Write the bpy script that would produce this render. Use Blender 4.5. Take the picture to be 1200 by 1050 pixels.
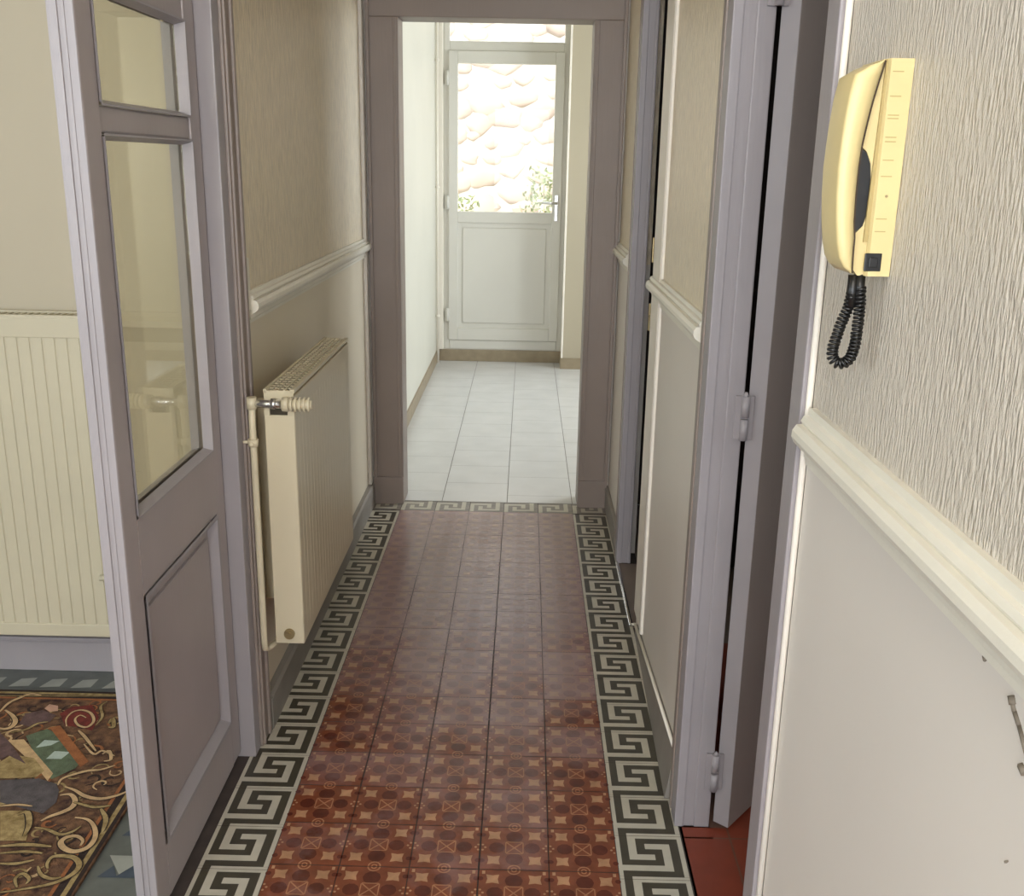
import bpy, bmesh, math, random
from mathutils import Vector, Matrix
C = bpy.context.scene.collection
for o in list(bpy.data.objects): bpy.data.objects.remove(o)

# ---------------------------------------------------------------- camera
def make_camera():
    pitch, roll, yaw, h, f = .2774214, .0182473, -.0102187, 1.3576, 1168.26
    cp, sp = math.cos(pitch), math.sin(pitch)
    fw = Vector((math.sin(yaw)*cp, math.cos(yaw)*cp, -sp))
    r = Vector((math.cos(yaw), -math.sin(yaw), 0)); u = r.cross(fw)
    R = r*math.cos(roll) + u*math.sin(roll); U = -r*math.sin(roll) + u*math.cos(roll)
    cd = bpy.data.cameras.new('camera'); cam = bpy.data.objects.new('camera', cd); C.objects.link(cam)
    m = Matrix((R, U, -fw)).transposed().to_4x4(); m.translation = Vector((0, 0, h))
    cam.matrix_world = m
    cd.sensor_fit = 'HORIZONTAL'; cd.sensor_width = 36; cd.lens = 36*f/1200
    cd.clip_start = .02; cd.clip_end = 200
    bpy.context.scene.camera = cam
make_camera()

# ---------------------------------------------------------------- light and exposure
S = bpy.context.scene
S.view_settings.view_transform = 'Standard'; S.view_settings.look = 'None'
S.view_settings.exposure = -0.04; S.view_settings.gamma = 1; S.view_settings.use_curve_mapping = False
S.cycles.use_denoising = True
S.cycles.max_bounces = 10; S.cycles.diffuse_bounces = 7; S.cycles.transparent_max_bounces = 12
S.cycles.sample_clamp_indirect = 8
W = bpy.data.worlds.new('sky'); S.world = W; W.use_nodes = True
bg = W.node_tree.nodes['Background']; bg.inputs[0].default_value = (.78, .88, 1, 1); bg.inputs[1].default_value = 3.4
def area(name, loc, rot, sx, sy, power, col=(1, 1, 1)):
    d = bpy.data.lights.new(name, 'AREA'); d.shape = 'RECTANGLE'; d.size = sx; d.size_y = sy; d.energy = power; d.color = col
    o = bpy.data.objects.new(name, d); C.objects.link(o); o.location = loc; o.rotation_euler = rot; return o
PI = math.pi
sun = bpy.data.lights.new('sun', 'SUN'); sun.energy = 2.8; sun.angle = .03; sun.color = (1, .95, .86)
so = bpy.data.objects.new('sun', sun); C.objects.link(so); so.rotation_euler = (math.radians(48), 0, math.radians(-28))
# area lamps for daylight at the openings, added unseen windows among them
area('daylight_left_room_window', (-4.15, .0, 1.55), (0, -PI/2, 0), 1.5, 1.9, 26, (.93, .96, 1))
area('added_light_back_window', (-1.75, -1.78, 1.5), (PI/2, 0, 0), 1.2, 1.4, 50, (.93, .96, 1))
area('daylight_entrance', (-.1, -1.75, 1.45), (PI/2, 0, 0), .8, 1.5, 42, (.93, .95, 1))
area('added_light_back_room_window', (2.35, 5.6, 1.5), (0, PI/2, 0), 1.3, 1.5, 88, (.93, .96, 1))

area('added_light_side_room_window', (2.8, .95, 1.5), (0, PI/2, 0), .8, 1.2, 17, (.96, .96, 1))

# ---------------------------------------------------------------- materials
def mat(name, col, rough=.5, var=.08, scale=6, bump=0, bscale=40, stretch=(1, 1, 1), metal=0, spec=.5, col2=None, vstretch=(1, 1, 1)):
    m = bpy.data.materials.new(name); m.use_nodes = True; nt = m.node_tree; N = nt.nodes; L = nt.links
    b = N['Principled BSDF']; b.inputs['Roughness'].default_value = rough; b.inputs['Metallic'].default_value = metal
    b.inputs['Specular IOR Level'].default_value = spec
    tc = N.new('ShaderNodeTexCoord')
    mp = N.new('ShaderNodeMapping'); mp.inputs['Scale'].default_value = vstretch; L.new(tc.outputs['Object'], mp.inputs[0])
    no = N.new('ShaderNodeTexNoise'); no.inputs['Scale'].default_value = scale; no.inputs['Detail'].default_value = 5
    L.new(mp.outputs[0], no.inputs['Vector'])
    rp = N.new('ShaderNodeValToRGB'); rp.color_ramp.elements[0].position = .3; rp.color_ramp.elements[1].position = .7
    a = [max(0, c*(1-var)) for c in col]; z = col2 if col2 else [min(1, c*(1+var)) for c in col]
    rp.color_ramp.elements[0].color = (*a, 1); rp.color_ramp.elements[1].color = (*z, 1)
    L.new(no.outputs[0], rp.inputs[0]); L.new(rp.outputs[0], b.inputs['Base Color'])
    if bump:
        mb = N.new('ShaderNodeMapping'); mb.inputs['Scale'].default_value = stretch; L.new(tc.outputs['Object'], mb.inputs[0])
        nb = N.new('ShaderNodeTexNoise'); nb.inputs['Scale'].default_value = bscale; nb.inputs['Detail'].default_value = 3
        L.new(mb.outputs[0], nb.inputs['Vector'])
        bp = N.new('ShaderNodeBump'); bp.inputs['Strength'].default_value = bump; bp.inputs['Distance'].default_value = .004 if bump < .9 else .007
        L.new(nb.outputs[0], bp.inputs['Height']); L.new(bp.outputs[0], b.inputs['Normal'])
    return m
def s2l(r, g, b): return tuple((c/255/12.92 if c/255 <= .04045 else ((c/255+.055)/1.055)**2.4) for c in (r, g, b))
M = {}
M['paper'] = mat('relief_wallpaper', s2l(206, 198, 184), .36, .05, 3, 1.0, 62, (4.2, 4.2, .95))
M['paper_far'] = mat('relief_wallpaper_corridor', s2l(226, 213, 186), .30, .17, 62, 1.0, 62, (2.2, 2.2, .35), vstretch=(3, 3, .4))  # pale streaks put the sheen of the relief into the colour
M['paint'] = mat('smooth_cream_paint', s2l(219, 213, 204), .45, .03, 2, .05, 30)
M['paint_pale'] = mat('pale_back_room_paint', s2l(212, 210, 198), .55, .03, 2)
M['rail'] = mat('white_gloss_rail', s2l(226, 222, 208), .35, .04, 9, .15, 60)
M['bead'] = mat('white_corner_bead', s2l(240, 234, 222), .4, .03, 9)
M['trim'] = mat('lavender_grey_woodwork', s2l(152, 146, 148), .4, .05, 5, .12, 40, (3, 3, .3))
M['trim_shaded'] = mat('shaded_grey_woodwork', s2l(140, 127, 119), .42, .05, 5, .12, 40, (3, 3, .3))  # browner copy of the trim paint, shade put into the colour
M['trim_leaf'] = mat('warm_lavender_leaf_paint', s2l(160, 150, 148), .42, .05, 5, .12, 40, (3, 3, .3))
M['skirt'] = mat('grey_skirting_paint', s2l(140, 134, 126), .5, .07, 14)
M['paint_left'] = mat('smooth_left_dado_paint', s2l(222, 212, 190), .42, .03, 2, .05, 30)
M['radiator_room'] = mat('room_radiator_enamel', s2l(190, 182, 158), .4, .03, 4)
M['room_wall'] = mat('cream_room_wall', s2l(180, 170, 148), .6, .03, 1.5)
M['ceiling'] = mat('ceiling_white', s2l(225, 220, 208), .7, .02, 2)
M['white_tile'] = mat('white_floor_tile', s2l(208, 208, 208), .2, .04, 7, .05, 8)
M['grout'] = mat('dark_grout', s2l(62, 52, 48), .8, .15, 30)
M['grout_grey'] = mat('grey_grout', s2l(120, 116, 112), .8, .1, 30)
M['tile_skirt'] = mat('beige_tile_skirting', s2l(150, 136, 112), .45, .12, 18)
M['terracotta'] = mat('terracotta_tile', s2l(126, 58, 40), .4, .16, 9)
M['terra_grout'] = mat('terracotta_grout', s2l(118, 88, 74), .8, .1, 30)
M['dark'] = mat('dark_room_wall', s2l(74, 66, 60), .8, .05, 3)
M['metal'] = mat('brushed_metal', (.72, .72, .72), .25, .05, 30, metal=1)
M['brass'] = mat('dull_brass', (.42, .33, .18), .4, .1, 30, metal=1)
M['black'] = mat('black_plastic', (.006, .006, .006), .35, .1, 20)
M['radiator'] = mat('cream_radiator_enamel', s2l(206, 195, 167), .35, .03, 4)
M['rad_dark'] = mat('radiator_interior', s2l(70, 62, 48), .8, .1, 10)
M['pvc'] = mat('white_pvc', s2l(214, 212, 204), .35, .02, 3)
M['phone'] = mat('yellowed_ivory_plastic', s2l(216, 198, 144), .38, .05, 16)
M['phone_dark'] = mat('ivory_recess', s2l(176, 156, 102), .5, .05, 16)
M['key_dark'] = mat('greek_key_dark', s2l(66, 61, 50), .36, .12, 26)
M['key_light'] = mat('greek_key_light', s2l(188, 182, 166), .36, .07, 26)
M['crack'] = mat('wall_chip', s2l(120, 110, 96), .8, .2, 60)

def floor_mat(name, col, wear_sheen, rough=.25):
    """encaustic clay colour with patchy wear, plus door sheen put into the colour"""
    m = mat(name, col, rough, .22, 34, .06, 24); nt = m.node_tree; N = nt.nodes; L = nt.links
    b = N['Principled BSDF']; rp = [n for n in N if n.type == 'VALTORGB'][0]; tc = [n for n in N if n.type == 'TEX_COORD'][0]
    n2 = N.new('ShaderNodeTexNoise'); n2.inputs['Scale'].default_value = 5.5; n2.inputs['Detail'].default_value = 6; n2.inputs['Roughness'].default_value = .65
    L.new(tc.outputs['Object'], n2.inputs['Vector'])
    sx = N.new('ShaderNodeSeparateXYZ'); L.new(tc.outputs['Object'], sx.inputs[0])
    mr = N.new('ShaderNodeMapRange'); mr.inputs[1].default_value = 1.6; mr.inputs[2].default_value = 3.2; mr.inputs[3].default_value = -.05; mr.inputs[4].default_value = .62  # paler towards the far end: door sheen painted over the wear
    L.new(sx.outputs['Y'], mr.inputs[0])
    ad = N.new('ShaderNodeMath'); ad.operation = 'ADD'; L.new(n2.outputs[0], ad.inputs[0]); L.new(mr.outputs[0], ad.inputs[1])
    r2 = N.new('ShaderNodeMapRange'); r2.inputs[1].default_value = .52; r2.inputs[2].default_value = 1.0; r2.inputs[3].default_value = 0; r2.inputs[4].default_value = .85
    # every tile has taken up the wear and sheen wash differently
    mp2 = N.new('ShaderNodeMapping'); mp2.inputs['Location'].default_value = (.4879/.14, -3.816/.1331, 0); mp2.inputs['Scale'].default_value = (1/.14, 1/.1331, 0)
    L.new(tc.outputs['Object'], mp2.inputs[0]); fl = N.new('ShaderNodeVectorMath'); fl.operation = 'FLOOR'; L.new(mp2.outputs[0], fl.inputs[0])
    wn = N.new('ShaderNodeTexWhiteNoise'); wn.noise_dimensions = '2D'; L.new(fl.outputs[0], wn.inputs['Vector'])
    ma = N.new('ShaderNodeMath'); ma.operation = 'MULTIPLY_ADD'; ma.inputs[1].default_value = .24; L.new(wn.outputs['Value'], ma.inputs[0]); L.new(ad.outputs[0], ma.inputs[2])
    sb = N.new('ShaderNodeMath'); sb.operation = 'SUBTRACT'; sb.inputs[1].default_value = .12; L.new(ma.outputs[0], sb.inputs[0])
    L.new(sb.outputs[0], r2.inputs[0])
    mx = N.new('ShaderNodeMix'); mx.data_type = 'RGBA'; L.new(r2.outputs[0], mx.inputs[0]); L.new(rp.outputs[0], mx.inputs[6]); mx.inputs[7].default_value = (*wear_sheen, 1)
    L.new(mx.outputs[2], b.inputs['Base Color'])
    return m
wear_sheen = s2l(160, 136, 136)
M['tile_red'] = floor_mat('encaustic_red_brown', s2l(122, 66, 44), wear_sheen)
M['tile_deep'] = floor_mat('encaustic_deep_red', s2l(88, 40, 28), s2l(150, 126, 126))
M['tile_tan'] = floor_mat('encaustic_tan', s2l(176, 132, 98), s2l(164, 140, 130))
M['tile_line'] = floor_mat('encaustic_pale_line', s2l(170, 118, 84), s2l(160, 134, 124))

def glass(name, tint, rough=.02, base=.03):
    m = bpy.data.materials.new(name); m.use_nodes = True; nt = m.node_tree; N = nt.nodes; L = nt.links
    N.remove(N['Principled BSDF']); out = N['Material Output']
    t = N.new('ShaderNodeBsdfTransparent'); t.inputs[0].default_value = (*tint, 1)
    g = N.new('ShaderNodeBsdfGlossy'); g.inputs['Roughness'].default_value = rough
    lw = N.new('ShaderNodeLayerWeight'); lw.inputs[0].default_value = .5
    pw = N.new('ShaderNodeMath'); pw.operation = 'POWER'; pw.inputs[1].default_value = 4.0; L.new(lw.outputs['Facing'], pw.inputs[0])
    fr = N.new('ShaderNodeMath'); fr.operation = 'MULTIPLY_ADD'; fr.inputs[1].default_value = .7; fr.inputs[2].default_value = base; L.new(pw.outputs[0], fr.inputs[0])
    no = N.new('ShaderNodeTexNoise'); no.inputs['Scale'].default_value = 3
    bp = N.new('ShaderNodeBump'); bp.inputs['Strength'].default_value = .03; L.new(no.outputs[0], bp.inputs['Height']); L.new(bp.outputs[0], g.inputs['Normal'])
    mx = N.new('ShaderNodeMixShader'); L.new(fr.outputs[0], mx.inputs[0]); L.new(t.outputs[0], mx.inputs[1]); L.new(g.outputs[0], mx.inputs[2]); L.new(mx.outputs[0], out.inputs[0])
    return m
M['glass'] = glass('yellowed_pane', (.95, .935, .85)); M['glass_clear'] = glass('clear_pane', (.97, .98, .97), base=.008)

# ---------------------------------------------------------------- mesh helpers
class MB:
    def __init__(s): s.bm = bmesh.new(); s.mi = 0
    def box(s, a, b, bev=0, mi=0, segs=2):
        x0, y0, z0 = [min(p, q) for p, q in zip(a, b)]; x1, y1, z1 = [max(p, q) for p, q in zip(a, b)]
        v = [s.bm.verts.new(p) for p in ((x0,y0,z0),(x1,y0,z0),(x1,y1,z0),(x0,y1,z0),(x0,y0,z1),(x1,y0,z1),(x1,y1,z1),(x0,y1,z1))]
        fs = [s.bm.faces.new([v[i] for i in q]) for q in ((0,3,2,1),(4,5,6,7),(0,1,5,4),(1,2,6,5),(2,3,7,6),(3,0,4,7))]
        for f in fs: f.material_index = mi
        if bev:
            es = list({e for f in fs for e in f.edges})
            r = bmesh.ops.bevel(s.bm, geom=es, offset=bev, segments=segs, affect='EDGES', profile=.6)
            for f in r['faces']: f.material_index = mi
        return s
    def prism(s, pts, axis, a, b, mi=0):
        """closed 2D outline extruded along axis (0,1,2) from a to b; pts are the two other coordinates in order"""
        def P(p, t):
            l = list(p); l.insert(axis, t); return l
        A = [s.bm.verts.new(P(p, a)) for p in pts]; B = [s.bm.verts.new(P(p, b)) for p in pts]
        n = len(pts); fs = [s.bm.faces.new(A), s.bm.faces.new(B[::-1])]
        for i in range(n): fs.append(s.bm.faces.new((A[i], B[i], B[(i+1) % n], A[(i+1) % n])))
        for f in fs: f.material_index = mi
        return s
    def poly(s, pts, mi=0):
        f = s.bm.faces.new([s.bm.verts.new(p) for p in pts]); f.material_index = mi; return s
    def tube(s, path, r, seg=12, mi=0, caps=True, closed=False):
        path = [Vector(p) for p in path]; rings = []; n = len(path); ref = None
        for i, p in enumerate(path):
            if closed: d = (path[(i+1) % n] - path[i-1]).normalized()
            else: d = (path[min(i+1, n-1)] - path[max(i-1, 0)]).normalized()
            if ref is None: ref = d.orthogonal().normalized()
            ref = (ref - d*ref.dot(d)).normalized(); w = d.cross(ref)
            rr = r[i] if isinstance(r, (list, tuple)) else r
            rings.append([s.bm.verts.new(p + (ref*math.cos(2*PI*k/seg) + w*math.sin(2*PI*k/seg))*rr) for k in range(seg)])
        m = n if closed else n-1
        for i in range(m):
            A, B = rings[i], rings[(i+1) % n]
            for k in range(seg):
                f = s.bm.faces.new((A[k], A[(k+1) % seg], B[(k+1) % seg], B[k])); f.material_index = mi; f.smooth = True
        if caps and not closed:
            for q in (rings[0][::-1], rings[-1]):
                f = s.bm.faces.new(q); f.material_index = mi
        return s
    def ribbon(s, path, w, z, mi=0, taper=False):
        P = [Vector((p[0], p[1], 0)) for p in path]; Q = []
        n = len(P)                       # smooth the path once (Catmull-Rom)
        for i in range(n-1):
            p0, p1, p2, p3 = P[max(i-1, 0)], P[i], P[i+1], P[min(i+2, n-1)]
            for t in (0, .25, .5, .75):
                Q.append(.5*((2*p1) + (p2-p0)*t + (2*p0-5*p1+4*p2-p3)*t*t + (3*p1-p0-3*p2+p3)*t**3))
        Q.append(P[-1]); L_, R_ = [], []
        for i, p in enumerate(Q):
            d = Q[min(i+1, len(Q)-1)] - Q[max(i-1, 0)]
            d = d.normalized() if d.length > 1e-6 else Vector((1, 0, 0)); nn = Vector((-d.y, d.x, 0))
            ww = w/2*(1 if not taper else (.35 + .65*math.sin(PI*(i+.5)/len(Q))))
            L_.append(s.bm.verts.new(p+nn*ww+Vector((0, 0, z)))); R_.append(s.bm.verts.new(p-nn*ww+Vector((0, 0, z))))
        for i in range(len(Q)-1):
            f = s.bm.faces.new((R_[i], R_[i+1], L_[i+1], L_[i])); f.material_index = mi
        return s
    def build(s, name, mats, parent=None, loc=None, recalc=True):
        if recalc: bmesh.ops.recalc_face_normals(s.bm, faces=s.bm.faces)
        me = bpy.data.meshes.new(name); s.bm.to_mesh(me); s.bm.free()
        for m in (mats if isinstance(mats, list) else [mats]): me.materials.append(m)
        o = bpy.data.objects.new(name, me); C.objects.link(o)
        if parent:
            o.parent = parent
            me.transform(Matrix.Translation(-world_loc(parent)))
        return o
def world_loc(o):
    v = Vector(o.location)
    while o.parent: o = o.parent; v += Vector(o.location)
    return v
def tag(o, label, cat, group=None, kind=None):
    o['label'] = label; o['category'] = cat
    if group: o['group'] = group
    if kind: o['kind'] = kind
    return o
def thing(name, loc, label, cat, group=None, kind=None):
    o = bpy.data.objects.new(name, None); C.objects.link(o); o.location = loc; o.empty_display_size = .1
    return tag(o, label, cat, group, kind)
def struct(name, mb, mats, label, cat): return tag(mb.build(name, mats), label, cat, kind='structure')
# ================================================================ FLOORS
TX, TY, X0, Y0 = .14, .1331, -.4879, 3.816
def corridor_floor():
    m = MB()   # slots: 0 grout 1 red 2 deep 3 tan 4 line 5 key dark 6 key light 7 concrete
    m.box((-.66, -1.5, -.03), (.42, 3.935, -.0012), mi=0)
    z0, z1, z2 = 0, .00025, .0005
    g = .0011
    def disc(cx, cy, r, z, mi, n=12, sy=1):
        m.poly([(cx+r*math.cos(2*PI*k/n), cy+sy*r*math.sin(2*PI*k/n), z) for k in range(n)], mi)
    def ring(cx, cy, r, w, z, mi, n=14, clip=None):
        for k in range(n):
            a, b = 2*PI*k/n, 2*PI*(k+1)/n
            q = [(cx+r*math.cos(a), cy+r*math.sin(a)), (cx+(r+w)*math.cos(a), cy+(r+w)*math.sin(a)), (cx+(r+w)*math.cos(b), cy+(r+w)*math.sin(b)), (cx+r*math.cos(b), cy+r*math.sin(b))]
            m.poly([(x, y, z) for x, y in q], mi)
    def star(cx, cy, r, z, mi):
        p = []
        for k in range(8):
            rr = r if k % 2 == 0 else r*.56
            a = PI/4 + k*PI/4; p.append((cx+rr*math.cos(a), cy+rr*math.sin(a), z))
        m.poly(p, mi)
    def line(a, b, w, z, mi):
        d = Vector((b[0]-a[0], b[1]-a[1])).normalized()*w/2
        m.poly([(a[0]-d.y, a[1]+d.x, z), (b[0]-d.y, b[1]+d.x, z), (b[0]+d.y, b[1]-d.x, z), (a[0]+d.y, a[1]-d.x, z)], mi)
    rnd = random.Random(3)
    nrow = 38
    for j in range(-1, nrow):
        for i in range(5):
            xa, xb = X0+i*TX, X0+(i+1)*TX; yb, ya = Y0-j*TY, Y0-(j+1)*TY
            if j == -1: continue
            gx = g*rnd.choice((1, 1, 1.4, .6)); dz = rnd.uniform(-.0001, .0001)
            m.poly([(xa+gx, ya+g, dz), (xb-gx*(1.6 if i == 2 else 1), ya+g, dz), (xb-gx*(1.6 if i == 2 else 1), yb-g, dz), (xa+gx, yb-g, dz)], 1)
            def P(u, v): return xa+u*TX, ya+v*TY
            for u, v, r in ((.24, .5, .0165), (.76, .5, .0165), (.5, .24, .018), (.5, .76, .018), (.03, .2, .006), (.97, .2, .006), (.03, .8, .006), (.97, .8, .006)): disc(*P(u, v), r, z1, 2, 10)
            for u, v in ((.2, .21), (.8, .21), (.2, .79), (.8, .79)): star(*P(u, v), .0185, z2, 3)
            for u in (.07, .93):
                m.poly([(*P(u-.022, .9), z1), (*P(u+.022, .9), z1), (*P(u+.022, .97), z1), (*P(u-.022, .97), z1)], 3)
            # lattice in the middle
            r_ = .017; cx, cy = P(.5, .5)
            line((cx-r_, cy-r_), (cx+r_, cy+r_), .0028, z2, 4); line((cx-r_, cy+r_), (cx+r_, cy-r_), .0028, z2, 4)
            for s_ in (-1, 1):
                line((cx-r_, cy+s_*r_*1.05), (cx+r_, cy+s_*r_*1.05), .0022, z2, 4); line((cx+s_*r_*1.05, cy-r_), (cx+s_*r_*1.05, cy+r_), .0022, z2, 4)
            # rosette straddling the row joint (each tile carries half) and little quatrefoil on the column joint
            for yy, sg in ((ya, 1), (yb, -1)):
                n = 9
                for k in range(n):
                    a, b = PI*k/n, PI*(k+1)/n
                    for r0, r1 in ((.0105, .0135), (.0035, .0060)):
                        m.poly([(cx+r0*math.cos(a), yy+sg*(r0*math.sin(a)+.001), z2), (cx+r1*math.cos(a), yy+sg*(r1*math.sin(a)+.001), z2), (cx+r1*math.cos(b), yy+sg*(r1*math.sin(b)+.001), z2), (cx+r0*math.cos(b), yy+sg*(r0*math.sin(b)+.001), z2)], 4)
            for xx, sg in ((xa, 1), (xb, -1)):
                for dx, dy in ((.0045, .008), (.0045, -.008), (.010, 0)):
                    disc(xx+sg*dx, cy+dy, .0028, z2, 3, 6)
    KEY = ["101111111", "101000001", "101011101", "101000101", "101110101", "100000101", "111111101", "100000001"]
    colx = [0, .06, .18, .30, .43, .56, .68, .80, .93, 1.0]
    def key_tile(xa, yb, wx, wy, rows=8):
        n = 8
        for r in range(rows):
            # row A is split by the tile joint: half of it at the far edge, half at the near edge
            v0, v1 = yb-wy*(r/n), yb-wy*((r+1)/n)
            c = 0
            while c < 9:
                e = c
                while e+1 < 9 and KEY[r][e+1] == KEY[r][c]: e += 1
                xs, xe = xa+colx[c]*wx, xa+colx[e+1]*wx
                m.poly([(xs, v1, 0), (xe, v1, 0), (xe, v0, 0), (xs, v0, 0)], 6 if KEY[r][c] == '1' else 5)
                c = e+1
    for j in range(0, nrow):
        for xa in (X0-TX+.0006, X0+5*TX+.0006):
            yb = Y0 - .018 - j*TY + TY*.0
            key_tile(xa, yb+TY/16, TX-.0012, TY-.0004)
            m.poly([(xa, yb+.0004, z1), (xa+TX-.0012, yb+.0004, z1), (xa+TX-.0012, yb-.0006, z1), (xa, yb-.0006, z1)], 0)
    # far end: worn key band laid across the corridor
    yb, ya = 3.93, Y0
    h = yb-ya
    for i in range(7):
        xa = X0+(i-1)*TX
        for r in range(8):
            for c in range(7):
                u0, u1 = r/8, (r+1)/8
                w0, w1 = [yb-h*q for q in (c/7, (c+1)/7)]
                m.poly([(xa+u0*TX, w1, z1), (xa+u1*TX, w1, z1), (xa+u1*TX, w0, z1), (xa+u0*TX, w0, z1)], 6 if KEY[r][c+1] == '1' else 7)
    for xx in range(0, 6): m.poly([(X0+xx*TX-.001, ya, z2), (X0+xx*TX+.001, ya, z2), (X0+xx*TX+.001, yb, z2), (X0+xx*TX-.001, yb, z2)], 0)
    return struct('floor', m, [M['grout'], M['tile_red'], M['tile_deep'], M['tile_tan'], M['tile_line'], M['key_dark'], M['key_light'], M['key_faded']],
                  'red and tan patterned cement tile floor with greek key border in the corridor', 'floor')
M['key_faded'] = mat('greek_key_faded', s2l(128, 120, 112), .4, .2, 40)
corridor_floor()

def white_floor():
    m = MB(); m.box((-.72, 3.935, -.03), (2.2, 7.2, -.0012), mi=1)
    g = .0014; off = [4.07, 4.19, 4.03, 4.11, 4.16, 4.05, 4.12, 4.2, 4.0, 4.1]
    for i in range(10):
        xa = -.60 + (i*.2715 - .0) if i else -.69
        xb = -.60+(i+1)*.2715
        y = off[i]-.26
        while y < 7.05:
            a, b = max(y, 3.936), min(y+.26, 7.12)
            if b-a > .01: m.poly([(xa+g, a+g*.7, 0), (xb-g, a+g*.7, 0), (xb-g, b-g*.7, 0), (xa+g, b-g*.7, 0)], 0)
            y += .26
    return struct('floor', m, [M['white_tile'], M['grout_grey']], 'white square tile floor of the bright back room beyond the corridor', 'floor')
white_floor()

def side_floor():
    m = MB(); m.box((.42, .3, -.03), (2.6, 2.7, -.0015), mi=1); m.box((.3545, 1.2, -.02), (.43, 1.84, -.0012), mi=1)
    ys = [.3, .6, .9, 1.2, 1.5, 1.80, 2.1, 2.4, 2.7]; xs = [.357, .455, .705, .955, 1.2, 1.5, 1.8, 2.1, 2.4]
    for i in range(len(xs)-1):
        for j in range(len(ys)-1):
            a, b = ys[j], ys[j+1]
            if i == 0:
                a, b = max(a, 1.26), min(b, 1.836)
                if b <= a: continue
            m.poly([(xs[i]+.002, a+.002, .0003), (xs[i+1]-.002, a+.002, .0003), (xs[i+1]-.002, b-.002, .0003), (xs[i]+.002, b-.002, .0003)], 0)
    struct('floor', m, [M['terracotta'], M['terra_grout']], 'terracotta tile floor just inside the open door on the right', 'floor')
    m = MB(); m.box((.42, 2.7, -.03), (2.6, 4.0, -.0005)); m.box((.352, 2.79, -.02), (.43, 3.30, -.0006))
    struct('floor', m, M['side_floor'], 'grey brown floor inside the dark doorway on the right', 'floor')
M['side_floor'] = mat('grey_brown_floor', s2l(120, 106, 96), .5, .1, 8)
side_floor()

def left_floor():
    m = MB(); m.box((-4.0, -1.5, -.03), (-.66, 2.46, -.0008), mi=0)
    # slate blue mosaic border with pale lozenges
    k = 0; x = -1.05
    while x > -3.9:
        m.poly([(x, 2.358, .0002), (x-.052, 2.352, .0002), (x-.036, 2.395, .0002), (x+.004, 2.402, .0002)], 1); x -= .083
    y = 2.2
    while y > -1.3:
        m.poly([(-.815, y, .0002), (-.735, y, .0002), (-.775, y-.055, .0002)], 1)
        m.poly([(-.815, y-.064, .0002), (-.795, y-.030, .0002), (-.778, y-.060, .0002), (-.756, y-.030, .0002), (-.735, y-.064, .0002)], 2)
        m.poly([(-.72, y-.02, .0002), (-.685, y-.05, .0002), (-.72, y-.08, .0002)], 1); y -= .125
    struct('floor', m, [M['slate'], M['slate_pale'], M['slate_navy']], 'slate grey tile floor with pale lozenges around the rug in the left room', 'floor')
M['slate'] = mat('slate_grey_tile', s2l(92, 96, 92), .45, .2, 18); M['slate_pale'] = mat('pale_lozenge', s2l(150, 152, 144), .45, .1, 18)
M['slate_navy'] = mat('navy_tile', s2l(58, 70, 84), .45, .1, 18)
left_floor()

# ================================================================ WALLS
CH = 2.62
def wall(name, boxes, label, mats=None):
    m = MB()
    for b in boxes: m.box(b[0], b[1], mi=b[2] if len(b) > 2 else 0)
    return struct(name, m, mats or [M['paint'], M['paper'], M['room_wall'], M['dark'], M['paint_pale'], M['paper_far'], M['paint_left']], label, 'wall')
# left corridor wall: smooth dado and relief paper above
wall('wall_left', [((-.72, 2.10, 0), (-.62, 3.92, 1.04), 6), ((-.72, 2.10, 1.04), (-.62, 3.92, CH), 5), ((-.72, -1.5, 2.14), (-.62, 2.10, CH), 1)],
     'left corridor wall with smooth dado below and relief wallpaper above the radiator')
wall('wall_left_room', [((-4.1, 2.46, 0), (-.72, 2.56, CH), 2)], 'plain cream wall of the left room behind its radiator')
wall('wall_left_room_side', [((-4.1, -1.5, 0), (-4.0, -1.0, CH), 2), ((-4.1, 1.0, 0), (-4.0, 2.46, CH), 2), ((-4.1, -1.0, 0), (-4.0, 1.0, .8), 2), ((-4.1, -1.0, 2.3), (-4.0, 1.0, CH), 2)], 'outer cream wall of the left room around its window')
wall('wall_back', [((-4.1, -1.6, 0), (-2.4, -1.5, CH), 2), ((-1.1, -1.6, 0), (-.5, -1.5, CH), 2), ((-2.4, -1.6, 0), (-1.1, -1.5, .75), 2), ((-2.4, -1.6, 2.3), (-1.1, -1.5, CH), 2), ((.3, -1.6, 0), (2.7, -1.5, CH), 2), ((-.5, -1.6, 2.2), (.3, -1.5, CH), 2), ((-.5, -1.6, 0), (.3, -1.5, .7), 0)], 'entrance wall behind the photographer')
# right corridor wall in pieces around the two doorways
def near_wall():
    m = MB(); m.box((.36, -1.5, 0), (.43, 1.21, 1.04), mi=0); m.box((.36, -1.5, 1.04), (.43, 1.21, CH), mi=1)
    m.box((.36, 1.21, 2.09), (.43, 1.95, CH), mi=1)
    def mark(pts, w):
        for a, b in zip(pts[:-1], pts[1:]):
            m.tube([(.3597, a[0], a[1]), (.3597, b[0], b[1])], w, 5, 2)
    mark([(.652, .992), (.645, .984), (.636, .978), (.622, .966), (.61, .955)], .0022)
    mark([(.652, .993), (.648, .988)], .0035)
    mark([(.626, .953), (.619, .950)], .003)
    mark([(.622, .8755), (.621, .8748)], .0022)
    mark([(.70, 1.0), (.697, .997)], .002)
    return struct('wall_right', m, [M['paint'], M['paper'], M['crack']], 'near right wall with relief paper above white rail and chipped smooth dado below', 'wall')
near_wall()
wall('wall_right', [((.36, 1.95, 0), (.42, 2.79, 1.04), 0), ((.36, 1.95, 1.04), (.42, 2.79, CH), 5), ((.36, 2.79, 2.09), (.42, 3.40, CH), 1)], 'narrow stretch of right wall between the two doorways')
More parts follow.
